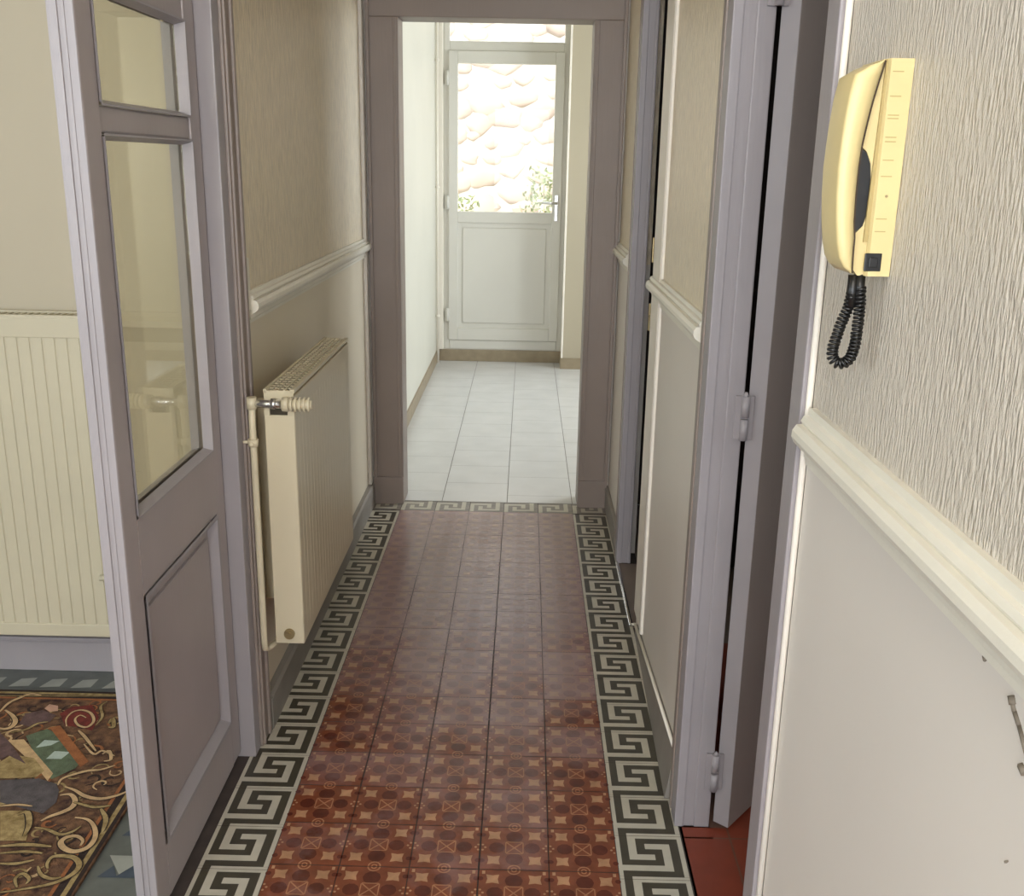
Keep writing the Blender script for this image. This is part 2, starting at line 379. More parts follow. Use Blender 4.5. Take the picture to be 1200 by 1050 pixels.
wall('wall_right', [((.36, 3.40, 0), (.42, 3.92, 1.04), 0), ((.36, 3.40, 1.04), (.42, 3.92, CH), 5)], 'short stretch of right wall at the far end of the corridor')
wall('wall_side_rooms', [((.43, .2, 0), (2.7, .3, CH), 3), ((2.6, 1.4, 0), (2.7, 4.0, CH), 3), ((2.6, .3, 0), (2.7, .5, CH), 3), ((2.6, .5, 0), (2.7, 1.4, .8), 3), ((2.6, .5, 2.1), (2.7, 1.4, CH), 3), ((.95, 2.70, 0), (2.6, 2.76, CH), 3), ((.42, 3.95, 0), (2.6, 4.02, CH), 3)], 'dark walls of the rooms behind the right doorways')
# end wall with the open doorway
wall('wall_end', [((-.72, 3.92, 0), (-.50, 4.0, CH), 0), ((.25, 3.92, 0), (.42, 4.0, CH), 0), ((-.50, 3.92, 1.885), (.25, 4.0, CH), 0)], 'end wall around the open doorway to the bright back room')
# back room
wall('wall_back_room_left', [((-.72, 4.0, 0), (-.62, 7.2, CH), 4)], 'pale left wall of the bright back room')
wall('wall_back_room_end', [((-.62, 7.02, 0), (-.565, 7.2, CH), 4), ((-.565, 7.02, 2.46), (.262, 7.2, CH), 4), ((-.565, 7.02, -.03), (.262, 7.2, .085), 0), ((.262, 6.8, 0), (2.2, 7.2, CH), 2)], 'end wall of the back room around the glazed outside door', )
wall('wall_back_room_right', [((2.2, 4.0, 0), (2.3, 4.9, CH), 2), ((2.2, 6.3, 0), (2.3, 7.2, CH), 2), ((2.2, 4.9, 0), (2.3, 6.3, .8), 2), ((2.2, 4.9, 2.2), (2.3, 6.3, CH), 2)], 'right wall of the back room around its window')
m = MB(); m.box((-4.1, -1.6, CH), (2.7, 4.0, CH+.1)); m.box((-.72, 4.0, CH), (2.3, 7.2, CH+.1)); struct('ceiling', m, M['ceiling'], 'white ceiling over the corridor and rooms', 'ceiling')

# ================================================================ RAILS, SKIRTINGS, CASINGS
RAIL = [(0, 1.076), (.007, 1.076), (.009, 1.068), (.014, 1.066), (.017, 1.060), (.015, 1.056), (.022, 1.055), (.0265, 1.048), (.027, 1.040), (.024, 1.033), (.017, 1.028), (.010, 1.024), (.009, 1.014), (.006, 1.011), (.006, 1.004), (0, 1.001)]
def rail(name, wx, sgn, ya, yb, label):
    m = MB(); m.prism([(wx+sgn*d, z) for d, z in RAIL], 1, ya, yb)
    return struct(name, m, M['rail'], label, 'chair rail')
def fix_prism(): pass
rail('trim_1', .36, -1, -1.5, 1.196, 'white moulded chair rail on the near right wall below the phone')
rail('trim_2', .36, -1, 1.955, 2.785, 'short white chair rail between the two right doorways')
rail('trim_3', .36, -1, 3.47, 3.90, 'stub of chair rail beside the far doorway on the right')
rail('trim_4', -.62, 1, 2.215, 3.90, 'white chair rail on the left wall above the corridor radiator')
m = MB(); m.box((-.62, 2.19, 1.035), (-.609, 2.215, 1.15), .003); struct('trim_5', m, M['rail'], 'small white upright block where the left chair rail starts', 'trim')
# left room rail
m = MB(); m.prism([(2.46-d*.6, z-.088) for d, z in [(0, 1.076), (.007, 1.076), (.012, 1.068), (.024, 1.055), (.027, 1.040), (.017, 1.028), (.006, 1.011), (0, 1.001)]], 0, -4.0, -.72); struct('trim_6', m, M['room_wall'], 'cream chair rail above the left room radiator', 'chair rail')
# skirtings
m = MB(); m.prism([(-.62, 0), (-.600, 0), (-.600, .083), (-.606, .092), (-.62, .095)], 1, 2.18, 3.92); struct('baseboard_left', m, M['skirt'], 'grey painted skirting board under the corridor radiator', 'skirting')
def wedge():
    m = MB(); v = []
    for y, xf, zt in ((2.74, .352, .035), (1.935, .335, .118)):
        v.append([m.bm.verts.new(p) for p in ((.36, y, 0), (xf, y, 0), (.351, y, zt), (.36, y, zt))])
    A, B = v
    for i in range(4): m.bm.faces.new((A[i], A[(i+1) % 4], B[(i+1) % 4], B[i]))
    m.bm.faces.new(A[::-1]); m.bm.faces.new(B)
    struct('baseboard_right', m, M['skirt'], 'grey sloping skirting between the two right doorways', 'skirting')
    m = MB(); m.tube([(.351, 2.74, .036), (.351, 1.955, .119)], .0042, 8); m.tube([(.351, 2.74, .036), (.345, 2.80, .004)], .004, 8)
    struct('trim_7', m, M['bead'], 'thin cream bead along the top of the right skirting', 'trim')
wedge()
m = MB(); m.box((.345, 3.42, 0), (.36, 3.92, .09), .003); struct('baseboard_right', m, M['skirt'], 'stub of grey skirting beside the far doorway on the right', 'skirting')
m = MB(); m.box((-4.0, 2.445, 0), (-.73, 2.46, .092)); m.box((-4.0, 2.438, .088), (-.73, 2.46, .102), .003); struct('baseboard_left_room', m, M['trim'], 'lavender grey skirting board under the left room radiator', 'skirting')
m = MB(); m.box((-.62, 4.0, 0), (-.610, 7.02, .075), .002); m.box((-.61, 7.008, 0), (.262, 7.02, .082), .002); m.box((.262, 6.79, 0), (2.2, 6.8, .075), .002); m.box((.253, 6.79, 0), (.262, 7.008, .075))
struct('baseboard_back_room', m, M['tile_skirt'], 'beige tile skirting around the white floor of the back room', 'skirting')
# end doorway casing: flat boards with a stepped inner bead and plinth blocks
def end_casing():
    m = MB()
    for x0, x1 in ((-.602, -.483), (.233, .352)):
        m.box((x0, 3.898, 0), (x1, 3.92, 1.865), .003)
        m.box((x0-.004 if x0 < 0 else x0, 3.888, 0), (x1+.004 if x1 > 0 and 0 else x1, 3.898, .115), .002)
    m.box((-.602, 3.898, 1.865), (.352, 3.92, 1.99), .003)
    m.box((-.5, 3.921, 0), (-.483, 4.04, 1.865)); m.box((.233, 3.921, 0), (.25, 4.04, 1.865)); m.box((-.5, 3.921, 1.865), (.25, 4.04, 1.885))
    m.box((-.602, 3.886, .115), (-.588, 3.8985, 1.976), .003); m.box((.338, 3.886, .115), (.352, 3.8985, 1.976), .003); m.box((-.602, 3.886, 1.976), (.352, 3.8985, 1.99), .003)
    m.box((-.502, 3.893, .115), (-.490, 3.8985, 1.864), .002); m.box((.240, 3.893, .115), (.252, 3.8985, 1.864), .002)
    return struct('door_1', m, M['trim_shaded'], 'shade-toned grey painted casing of the open doorway at the corridor end', 'door frame')
end_casing()
m = MB(); m.box((-.62, 3.84, .095), (-.606, 3.886, CH), .004); struct('trim_8', m, M['paint'], 'slim cream corner strip beside the dark doorway casing', 'trim')
# right doorway casings
m = MB(); m.box((.352, 2.62, .06), (.36, 2.79, CH), .002); m.tube([(.355, 2.632, .06), (.355, 2.632, CH)], .006, 8); struct('trim_9', m, M['bead'], 'pale upright strip beside the dark doorway on the right', 'trim')

def door_frame(name, ya, yb, top, label, near=True, xe=.417):
    """painted frame: post at the far side (yb), head, architrave on the corridor face"""
    m = MB()
    m.box((.343, yb, 0), (.363, yb+.05, top+.09), .003)        # post, stepped in three bands
    m.box((.358, yb+.003, 0), (.388, yb+.05, top+.05), .003)
    m.box((.384, yb, 0), (xe, yb+.05, top+.05), .003)
    m.box((.346, yb+.05, 0), (.36, yb+.112, top+.09), .004, mi=1)    # architrave
    m.box((.352, yb+.062, 0), (.342, yb+.075, top+.09), .003, mi=1)
    m.box((.346, ya-.055, top), (xe, yb+.05, top+.05), .003)
    if near: m.box((.346, ya-.05, 0), (.36, ya, top+.09), .003); m.box((.352, ya-.02, 0), (.417, ya-.0, top), .002)
    return struct(name, m, [M['trim'], M['trim_shaded']], label, 'door frame')
door_frame('door_2', 1.265, 1.836, 2.04, 'lavender grey frame of the nearest doorway on the right')
door_frame('door_3', 2.83, 3.30, 2.04, 'lavender grey frame of the far dark doorway on the right', near=False, xe=.394)
m = MB(); m.tube([(.3555, 1.2115, 0), (.3555, 1.2115, CH)], .0042, 12); struct('trim_10', m, M['bead'], 'bright white corner bead at the edge of the near right wall', 'trim')

def hinge(parent, x, y, z, h=.085, r=.0075, mname='trim'):
    m = MB(); m.tube([(x, y, z-h/2), (x, y, z-.002)], r, 12); m.tube([(x, y, z+.002), (x, y, z+h/2)], r, 12)
    m.tube([(x, y, z+h/2), (x, y, z+h/2+.008)], [r*.8, r*.3], 10); m.box((x-.018, y+.004, z-h/2), (x+.018, y+.008, z+h/2), .001)
    return m.build('hinge', M[mname], parent)

# open flush leaf of the near right doorway
def right_leaf():
    t = thing('door_4', (.440, 1.830, .012), 'grey flush door leaf opened into the terracotta room', 'door', kind='structure')
    m = MB(); m.box((0, -.018, 0), (.57, .018, 2.02), .002)
    o = m.build('door_panel', M['trim_shaded']); o.parent = t; o.rotation_euler = (0, 0, math.radians(50)); o.location = (0, 0, 0)
    m = MB(); m.box((-.001, -.0175, .001), (0.0015, .0175, 2.018), .0003)
    e = m.build('door_edge', M['trim']); e.parent = t; e.rotation_euler = (0, 0, math.radians(50)); e['label'] = 'edge of the leaf in the lit trim colour'
    for z in (.14, .905, 1.665): hinge(t, .4175, 1.826, z)
right_leaf()
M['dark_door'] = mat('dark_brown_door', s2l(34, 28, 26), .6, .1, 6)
def far_leaf():
    t = thing('door_5', (.436, 3.285, .012), 'dark door leaf standing open inside the far right doorway', 'door', kind='structure')
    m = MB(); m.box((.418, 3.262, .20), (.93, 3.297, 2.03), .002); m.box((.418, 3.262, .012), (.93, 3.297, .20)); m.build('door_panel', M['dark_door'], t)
    m = MB(); m.box((.405, 3.252, 1.06), (.44, 3.262, 1.14), .003); m.tube([(.425, 3.252, 1.10), (.425, 3.21, 1.10), (.43, 3.20, 1.10), (.50, 3.20, 1.10)], .008, 10); m.build('handle', M['brass'], t)
    m = MB(); m.box((.404, 3.248, .84), (.42, 3.262, .93), .003); m.tube([(.412, 3.25, .885), (.412, 3.232, .885)], .009, 12); m.build('lock', M['brass'], t)
far_leaf()
m = MB(); m.box((.340, 2.80, 0), (.3515, 3.30, .007), .002, ); m.tube([(.346, 2.80, .006), (.346, 3.30, .006)], .0035, 8)
tag(m.build('threshold_strip', M['metal']), 'shiny metal threshold strip across the far doorway on the right', 'threshold strip')

# ================================================================ LEFT GLAZED DOOR
def left_frame():
    m = MB()
    m.box((-.692, 2.056, 0), (-.612, 2.10, 2.14), .003)
    m.box((-.692, -1.5, 2.10), (-.612, 2.056, 2.14), .003)
    return struct('door_6', m, M['trim'], 'lavender grey frame post the glazed door is hinged on', 'door frame')
left_frame()
m = MB(); m.box((-.632, 2.10, 0), (-.606, 2.175, 2.14), .004); m.box((-.616, 2.108, 0), (-.601, 2.118, 2.14), .004); m.box((-.616, 2.152, 0), (-.600, 2.168, 2.14), .005)
struct('trim_14', m, M['trim_shaded'], 'shade-toned grey stepped moulding between the glazed door frame and the left wall', 'architrave')
m = MB(); m.box((-.606, 2.177, .095), (-.616, 2.188, CH), .002); struct('trim_11', m, M['rail'], 'thin cream line where the left wall meets the door casing', 'trim')
def glazed_leaf():
    t = thing('door_7', (-.665, 2.045, .02), 'grey glazed door leaf with three panes above a solid panel, standing ajar at left', 'door', kind='structure')
    xa, xb = -.685, -.645; y0, y1 = 1.513, 2.048
    ys0, ys1 = 1.572, 1.990
    m = MB()
    m.box((xa, y0, .02), (xb, ys0, 2.08), .003); m.box((xa, ys1, .02), (xb, y1, 2.08), .003)
    m.build('stile', M['trim_leaf'], t)
    m = MB(); m.box((xa, ys0, .02), (xb, ys1, .128)); m.build('bottom_rail', M['trim_leaf'], t)
    m = MB(); m.box((xa, ys0, .632), (xb, ys1, .770)); m.build('lock_rail', M['trim_leaf'], t)
    m = MB()
    for z0, z1 in ((1.392, 1.432), (1.605, 1.645)): m.box((xa+.003, ys0, z0), (xb-.003, ys1, z1), .004)
    m.box((xa, ys0, 2.0), (xb, ys1, 2.08)); m.build('glazing_bar', M['trim_leaf'], t)
    m = MB(); m.box((-.672, ys0, .128), (-.660, ys1, .632)); m.box((-.676, ys0+.04, .168), (-.654, ys1-.04, .592), .004); m.build('panel', M['trim_leaf'], t)
    m = MB()
    for z0, z1 in ((.128, .632), (.770, 1.392), (1.432, 1.605), (1.645, 2.0)):      # mitred mouldings around panel and panes
        w = .010 if z0 > .2 else .026
        for side in (-1, 1):
            xf, xi = (xb+.003, -.661) if side > 0 else (xa-.003, -.669)
            def q(y, z, x): return m.bm.verts.new((x, y, z))
            O = [q(ys0, z0, xf), q(ys1, z0, xf), q(ys1, z1, xf), q(ys0, z1, xf)]
            K = [q(ys0+w*.35, z0+w*.35, xf), q(ys1-w*.35, z0+w*.35, xf), q(ys1-w*.35, z1-w*.35, xf), q(ys0+w*.35, z1-w*.35, xf)]
            I = [q(ys0+w, z0+w, xi), q(ys1-w, z0+w, xi), q(ys1-w, z1-w, xi), q(ys0+w, z1-w, xi)]
            for k in range(4):
                m.bm.faces.new((O[k], O[(k+1) % 4], K[(k+1) % 4], K[k])); m.bm.faces.new((K[k], K[(k+1) % 4], I[(k+1) % 4], I[k]))
    m.build('moulding', M['trim'], t)
    for z0, z1 in ((.770, 1.392), (1.432, 1.605), (1.645, 2.0)):
        m = MB(); m.box((-.667, ys0+.002, z0+.002), (-.663, ys1-.002, z1-.002)); m.build('glass_pane', M['glass'], t)
    m = MB(); m.box((xa+.001, y0-.0012, .021), (xb-.001, y0+.0005, 2.079)); m.box((-.680, y0-.0045, .021), (-.668, y0-.0005, 2.079), .001); m.box((-.662, y0-.003, .021), (-.658, y0-.0005, 2.079), .0008)
    e = m.build('meeting_edge', M['trim'], t); e['label'] = 'pale rebated meeting edge of the leaf'
glazed_leaf()

# ================================================================ CORRIDOR RADIATOR
def corridor_radiator():
    t = thing('radiator', (-.56, 2.45, .27), 'cream panel radiator with top grille and side valve on left corridor wall', 'radiator')
    xa, xb, ya, yb, za, zb = -.565, -.498, 2.11, 2.79, .27, .875
    m = MB(); m.box((xb-.012, ya+.001, za), (xb, yb-.001, zb-.012), .004)
    y = ya+.035
    while y < yb-.03:
        m.box((xb-.002, y, za+.03), (xb+.0004, y+.010, zb-.05), .001); y += .0333
    m.box((xa, ya+.001, za), (xa+.012, yb-.001, zb-.012), .004)
    m.build('front_panel', M['radiator'], t)
    m = MB(); m.box((xa+.012, ya+.006, za+.01), (xb-.012, yb-.006, zb-.03)); m.build('convector_core', M['rad_dark'], t)
    for y in (ya, yb):
        m = MB(); s = 1 if y == ya else -1
        m.box((xa, y, za), (xb-.001, y+s*.006, zb-.055), .0025)
        m.box((xa, y, zb-.022), (xb-.001, y+s*.006, zb), .0025); m.box((xa, y, zb-.056), (xa+.012, y+s*.006, zb-.020), .001); m.box((xb-.016, y, zb-.056), (xb-.001, y+s*.006, zb-.020), .001)
        m.build('side_cover', M['radiator'], t)
    m = MB()      # top grille: two edge bars and cross slats
    m.box((xa, ya, zb-.006), (xa+.007, yb, zb+.003), .001); m.box((xb-.010, ya, zb-.006), (xb+.001, yb, zb+.003), .002); m.box((xb-.024, ya, zb-.003), (xb-.019, yb, zb+.002), .001)
    y = ya+.004
    while y < yb: m.box((xa+.006, y, zb-.003), (xb-.010, y+.006, zb), .0008); y += .024
    for x in (-.548, -.535): m.box((x, ya, zb-.003), (x+.002, yb, zb+.001))
    m.build('top_grille', M['radiator'], t)
    # valve at the near upper corner
    v = MB(); v.tube([(-.588, 2.098, .848), (-.552, 2.098, .848), (-.515, 2.098, .848)], [.007, .0095, .0095], 14); v.tube([(-.532, 2.098, .848), (-.532, 2.122, .848)], .009, 12); v.tube([(-.545, 2.098, .848), (-.534, 2.098, .848)], .0135, 6)
    vb = v.build('valve', M['metal'], t)
    h = MB(); h.tube([(-.521, 2.098, .848), (-.510, 2.098, .848), (-.506, 2.098, .848)], [.0155, .0165, .013], 18)
    h.tube([(-.506, 2.098, .848), (-.462, 2.098, .848), (-.456, 2.098, .848)], [.0115, .0120, .008], 18)
    for k in range(5):
        x = -.503 + k*.0095; h.tube([(x, 2.098, .848), (x+.0048, 2.098, .848)], .0165, 18)
    h.build('thermostatic_head', M['radiator'], vb)
    p = MB(); p.tube([(-.588, 2.098, .853), (-.589, 2.098, .80), (-.589, 2.098, .28), (-.589, 2.100, .262), (-.585, 2.12, .252), (-.57, 2.135, .262)], .0075, 12)
    p.tube([(-.588, 2.098, .836), (-.588, 2.098, .862)], .011, 12)
    sp_ = p.build('supply_pipe', M['radiator'], t)
    c = MB(); c.tube([(-.589, 2.098, .752), (-.589, 2.098, .768)], .0115, 12); c.tube([(-.60, 2.10, .760), (-.622, 2.105, .760)], .004, 8); c.tube([(-.589, 2.088, .760), (-.589, 2.082, .760)], .004, 8); c.build('pipe_clip', M['radiator'], sp_)
    d = MB(); d.tube([(-.532, 2.113, .296), (-.532, 2.103, .296)], .0125, 16); d.tube([(-.532, 2.104, .296), (-.532, 2.100, .296)], .006, 6); dp = d.build('drain_plug', M['brass'], t)
    for y in (2.25, 2.65):
        b = MB(); b.box((-.6195, y, .32), (-.564, y+.02, .82)); b.build('wall_bracket', M['radiator'], t)
corridor_radiator()

def room_radiator():
    t = thing('radiator', (-1.7, 2.40, .16), 'large cream ribbed radiator on the left room wall behind the glazed door', 'radiator')
    xa, xb = -2.30, -1.045; yf, yb_ = 2.365, 2.435; za, zb = .145, .985
    m = MB(); m.box((xa, yf+.004, za), (xb, yf+.012, zb-.01), .002)
    m.box((xa, yf-.002, za), (xb, yf+.008, za+.035), .003); m.box((xa, yf-.002, zb-.05), (xb, yf+.008, zb-.002), .003)
    x = xa+.012
    while x < xb-.02: m.box((x, yf+.0015, za+.03), (x+.026, yf+.008, zb-.045), .0025, segs=3); x += .0305
    m.build('front_panel', M['radiator_room'], t)
    m = MB(); m.box((xa+.01, yf+.012, za+.01), (xb-.01, yb_-.008, zb-.03)); m.build('convector_core', M['rad_dark'], t)
    for x in (xb-.006, xa): m = MB(); m.box((x, yf, za), (x+.006, yb_, zb), .002); m.build('side_cover', M['radiator_room'], t)
    m = MB(); m.box((xa, yf-.001, zb-.004), (xb, yf+.010, zb+.005), .002); m.box((xa, yb_-.008, zb-.004), (xb, yb_, zb+.006), .002)
    x = xa
    while x < xb-.01: m.box((x, yf+.008, zb-.004), (x+.006, yb_-.006, zb+.002)); x += .0165
    m.build('top_grille', M['radiator_room'], t)
    m = MB(); m.tube([(xb-.03, yf-.012, .318), (xb+.022, yf-.012, .318)], .008, 12); m.tube([(xb-.006, yf-.012, .318), (xb-.006, yf-.012, .352)], [.011, .008], 12)
    m.tube([(xb+.022, yf-.012, .318), (xb+.024, yf-.012, .10)], .006, 10); m.build('return_valve', M['radiator_room'], t)
    for x in (-2.1, -1.2): m = MB(); m.box((x, yb_-.004, .3), (x+.02, 2.4595, .8)); m.build('wall_bracket', M['radiator_room'], t)
room_radiator()

# ================================================================ RUG
M['rug_field'] = mat('rug_maroon_brown', s2l(72, 42, 36), .95, .45, 46, .5, 300, col2=s2l(124, 90, 62))
M['rug_cream'] = mat('rug_cream', s2l(186, 156, 116), .95, .2, 60, .4, 300); M['rug_gold'] = mat('rug_gold', s2l(150, 124, 74), .95, .4, 55, .4, 300, col2=s2l(172, 150, 104))
M['rug_dark'] = mat('rug_charcoal', s2l(82, 76, 78), .95, .25, 60, .4, 300); M['rug_green'] = mat('rug_green', s2l(86, 98, 76), .95, .25, 60, .4, 300)
M['rug_blue'] = mat('rug_pale_blue', s2l(164, 178, 170), .95, .1, 60, .4, 300); M['rug_orange'] = mat('rug_rust', s2l(142, 88, 50), .95, .2, 60, .4, 300)
M['rug_purple'] = mat('rug_mauve', s2l(92, 70, 68), .95, .3, 60, .4, 300); M['rug_pink'] = mat('rug_pink', s2l(190, 150, 128), .95, .15, 60, .4, 300)
M['rug_black'] = mat('rug_black_brown', s2l(44, 30, 24), .95, .2, 60, .4, 300); M['rug_red'] = mat('rug_red', s2l(104, 38, 30), .95, .3, 60, .4, 300)
RUGKEYS = dict(F=0, C=1, G=2, D=3, N=4, B=5, O=6, P=7, K=8, T=2, L=9, M=10)
RUG_POLYS = [
    ('D', [(-1.154, 1.928), (-1.072, 1.938), (-1.023, 1.92), (-1.006, 1.896), (-0.993, 1.854), (-1.004, 1.815), (-1.047, 1.828), (-1.113, 1.849)]),
    ('N', [(-1.183, 2.107), (-1.146, 2.139), (-1.075, 2.097), (-1.005, 2.021), (-1.007, 1.98), (-1.042, 1.936), (-1.101, 2.0)]),
    ('B', [(-1.135, 2.058), (-1.13, 2.091), (-1.092, 2.089), (-1.104, 2.07)]),
    ('B', [(-1.09, 2.014), (-1.085, 2.046), (-1.047, 2.044), (-1.055, 2.015)]),
    ('O', [(-1.144, 2.147), (-1.122, 2.156), (-0.988, 2.008), (-0.997, 1.984)]),
    ('C', [(-1.217, 2.087), (-1.18, 2.092), (-1.048, 1.958), (-1.047, 1.929), (-1.092, 1.976)]),
    ('P', [(-1.225, 2.159), (-1.231, 2.206), (-1.197, 2.224), (-1.152, 2.202), (-1.154, 2.17), (-1.189, 2.145)]),
    ('K', [(-1.196, 2.232), (-1.193, 2.253), (-1.168, 2.246), (-1.157, 2.222), (-1.176, 2.217)]),
    ('M', [(-1.147, 2.21), (-1.132, 2.243), (-1.084, 2.254), (-1.043, 2.198), (-1.034, 2.136), (-1.073, 2.15), (-1.11, 2.156)]),
    ('M', [(-1.012, 1.921), (-0.992, 1.954), (-0.907, 1.984), (-0.873, 1.936), (-0.888, 1.888), (-0.943, 1.886)]),
    ('G', [(-1.189, 1.996), (-1.177, 2.028), (-1.119, 2.016), (-1.072, 1.967), (-1.079, 1.941), (-1.157, 1.934)]),
    ('G', [(-1.098, 1.82), (-1.048, 1.822), (-1.013, 1.78), (-0.997, 1.726), (-1.049, 1.724)]),
    ('P', [(-1.252, 2.119), (-1.213, 2.084), (-1.127, 1.992), (-1.183, 2.024), (-1.194, 2.006)]),
]
RUG_RIBBONS = [
    ('C', 0.01, [(-1.299, 2.211), (-1.298, 2.253), (-1.284, 2.279), (-1.264, 2.301), (-1.234, 2.294)]),
    ('C', 0.012, [(-1.29, 2.22), (-1.261, 2.197), (-1.239, 2.17), (-1.236, 2.143), (-1.251, 2.134), (-1.275, 2.141)]),
    ('T', 0.007, [(-1.367, 2.318), (-1.048, 2.329)]),
    ('T', 0.005, [(-1.351, 2.288), (-1.036, 2.299)]),
    ('C', 0.007, [(-1.104, 2.152), (-1.12, 2.187), (-1.117, 2.219), (-1.097, 2.228), (-1.069, 2.213), (-1.048, 2.178), (-1.053, 2.151), (-1.077, 2.158), (-1.097, 2.184), (-1.093, 2.204), (-1.073, 2.193)]),
    ('C', 0.008, [(-1.067, 2.135), (-1.038, 2.106), (-0.989, 2.05)]),
    ('T', 0.008, [(-1.223, 2.12), (-1.196, 2.133), (-1.18, 2.161), (-1.158, 2.17)]),
    ('C', 0.009, [(-1.017, 1.914), (-1.019, 1.937), (-1.002, 1.954), (-0.974, 1.971), (-0.947, 1.976), (-0.921, 1.994)]),
    ('C', 0.01, [(-0.999, 1.909), (-0.971, 1.897), (-0.94, 1.877), (-0.903, 1.869), (-0.871, 1.883), (-0.852, 1.902)]),
    ('C', 0.012, [(-0.996, 1.878), (-0.975, 1.882), (-0.955, 1.861), (-0.952, 1.837), (-0.966, 1.819), (-0.985, 1.804), (-0.996, 1.789)]),
    ('C', 0.012, [(-0.93, 1.803), (-0.902, 1.798), (-0.879, 1.777), (-0.862, 1.744), (-0.862, 1.712), (-0.883, 1.696), (-0.909, 1.705), (-0.924, 1.723), (-0.919, 1.739), (-0.9, 1.743), (-0.882, 1.73), (-0.88, 1.714)]),
    ('G', 0.011, [(-0.914, 1.644), (-0.922, 1.659), (-0.92, 1.679), (-0.897, 1.682), (-0.874, 1.676), (-0.857, 1.656), (-0.859, 1.631), (-0.88, 1.607), (-0.916, 1.591), (-0.973, 1.575)]),
    ('T', 0.008, [(-0.937, 1.651), (-0.919, 1.627), (-0.894, 1.616), (-0.877, 1.621)]),
    ('T', 0.008, [(-0.948, 1.59), (-0.963, 1.613), (-0.956, 1.628), (-0.936, 1.614), (-0.936, 1.6)]),
    ('T', 0.008, [(-0.999, 1.767), (-0.971, 1.762), (-0.937, 1.747), (-0.916, 1.756), (-0.905, 1.776)]),
    ('C', 0.007, [(-1.029, 2.077), (-0.988, 2.036), (-0.974, 2.051), (-0.937, 2.031)]),
    ('T', 0.007, [(-1.035, 2.159), (-1.035, 2.199), (-1.059, 2.247), (-1.052, 2.272)]),
    ('T', 0.01, [(-1.007, 2.168), (-1.006, 2.192), (-0.989, 2.154), (-1.001, 2.153)]),
    ('C', 0.008, [(-0.968, 2.037), (-0.958, 2.051), (-0.94, 2.017), (-0.953, 2.009)]),
    ('G', 0.01, [(-1.04, 1.706), (-0.991, 1.713), (-0.937, 1.709)]),
    ('T', 0.008, [(-1.029, 1.685), (-0.981, 1.692), (-0.945, 1.688)]),
    ('G', 0.008, [(-1.014, 1.655), (-0.981, 1.656), (-0.952, 1.668)]),
    ('C', 0.007, [(-1.106, 1.834), (-1.072, 1.841), (-1.037, 1.837)]),
    ('G', 0.012, [(-1.055, 1.807), (-1.038, 1.816), (-1.015, 1.777), (-1.007, 1.739)]),
    ('T', 0.008, [(-0.956, 1.855), (-0.905, 1.839), (-0.871, 1.846)]),
    ('G', 0.01, [(-0.888, 1.834), (-0.863, 1.8), (-0.853, 1.758)]),
]

def rug():
    m = MB(); X1, X2, Y1, Y2 = -2.75, -.835, -.85, 2.325
    m.box((X1, Y1, 0), (X2, Y2, .008), .003, mi=0)
    def frame(d0, d1, z, mi):
        a = [(X1+d0, Y1+d0), (X2-d0, Y1+d0), (X2-d0, Y2-d0), (X1+d0, Y2-d0)]; b = [(X1+d1, Y1+d1), (X2-d1, Y1+d1), (X2-d1, Y2-d1), (X1+d1, Y2-d1)]
        for k in range(4): m.poly([(*a[k], z), (*a[(k+1) % 4], z), (*b[(k+1) % 4], z), (*b[k], z)], mi)
    frame(.003, .012, .0084, 9); frame(.012, .022, .0084, 2); frame(.022, .038, .0084, 9); frame(.038, .046, .0084, 6)
    r = random.Random(8); z = .0090
    # small seeded curls filling the field under the main figures
    mainx = lambda x, y: False
    for k in range(420):
        cx, cy = r.uniform(X1+.08, X2-.06), r.uniform(1.2 if k < 300 else Y1+.08, Y2-.06)
        if k < 300: cx = r.uniform(-1.6, X2-.06)
        a0 = r.uniform(0, 2*PI); R0 = r.uniform(.014, .034); n = 7; sg = r.choice((-1, 1))
        m.ribbon([(cx+R0*(1-i/(n+1))*math.cos(a0+sg*i*.85), cy+R0*(1-i/(n+1))*math.sin(a0+sg*i*.85)) for i in range(n)], r.uniform(.004, .008), z+.00001*k/420, r.choice((1, 2, 2, 9, 6, 9, 2)), True)
    for xo, yo, sx, sy in ((0, 0, 1, 1), (0, 3.0, 1, -1), (-3.5, 0, -1, 1), (-3.5, 3.0, -1, -1)):
        T = lambda p: (xo+sx*p[0], yo+sy*p[1])
        zz = .0094
        for kx, pts in RUG_POLYS:
            q = [T(p) for p in pts]
            if any(not (X1+.04 < p[0] < X2-.04 and Y1+.04 < p[1] < Y2-.03) for p in q): continue
            m.poly([(*p, zz) for p in q], RUGKEYS[kx]); zz += .00003
        zz = .0100
        for kx, w, pts in RUG_RIBBONS:
            q = [T(p) for p in pts]
            if any(not (X1+.01 < p[0] < X2-.01 and Y1+.01 < p[1] < Y2-.005) for p in q): continue
            m.ribbon(q, w*1.45, zz-.0001, 9, True); m.ribbon(q, w, zz, RUGKEYS[kx], True); zz += .00003
    for f in m.bm.faces:
        pass
    o = m.build('rug', [M[k] for k in ('rug_field', 'rug_cream', 'rug_gold', 'rug_dark', 'rug_green', 'rug_blue', 'rug_orange', 'rug_purple', 'rug_pink', 'rug_black', 'rug_red')])
    tag(o, 'maroon and gold scroll patterned rug on the left room floor', 'rug')
rug()

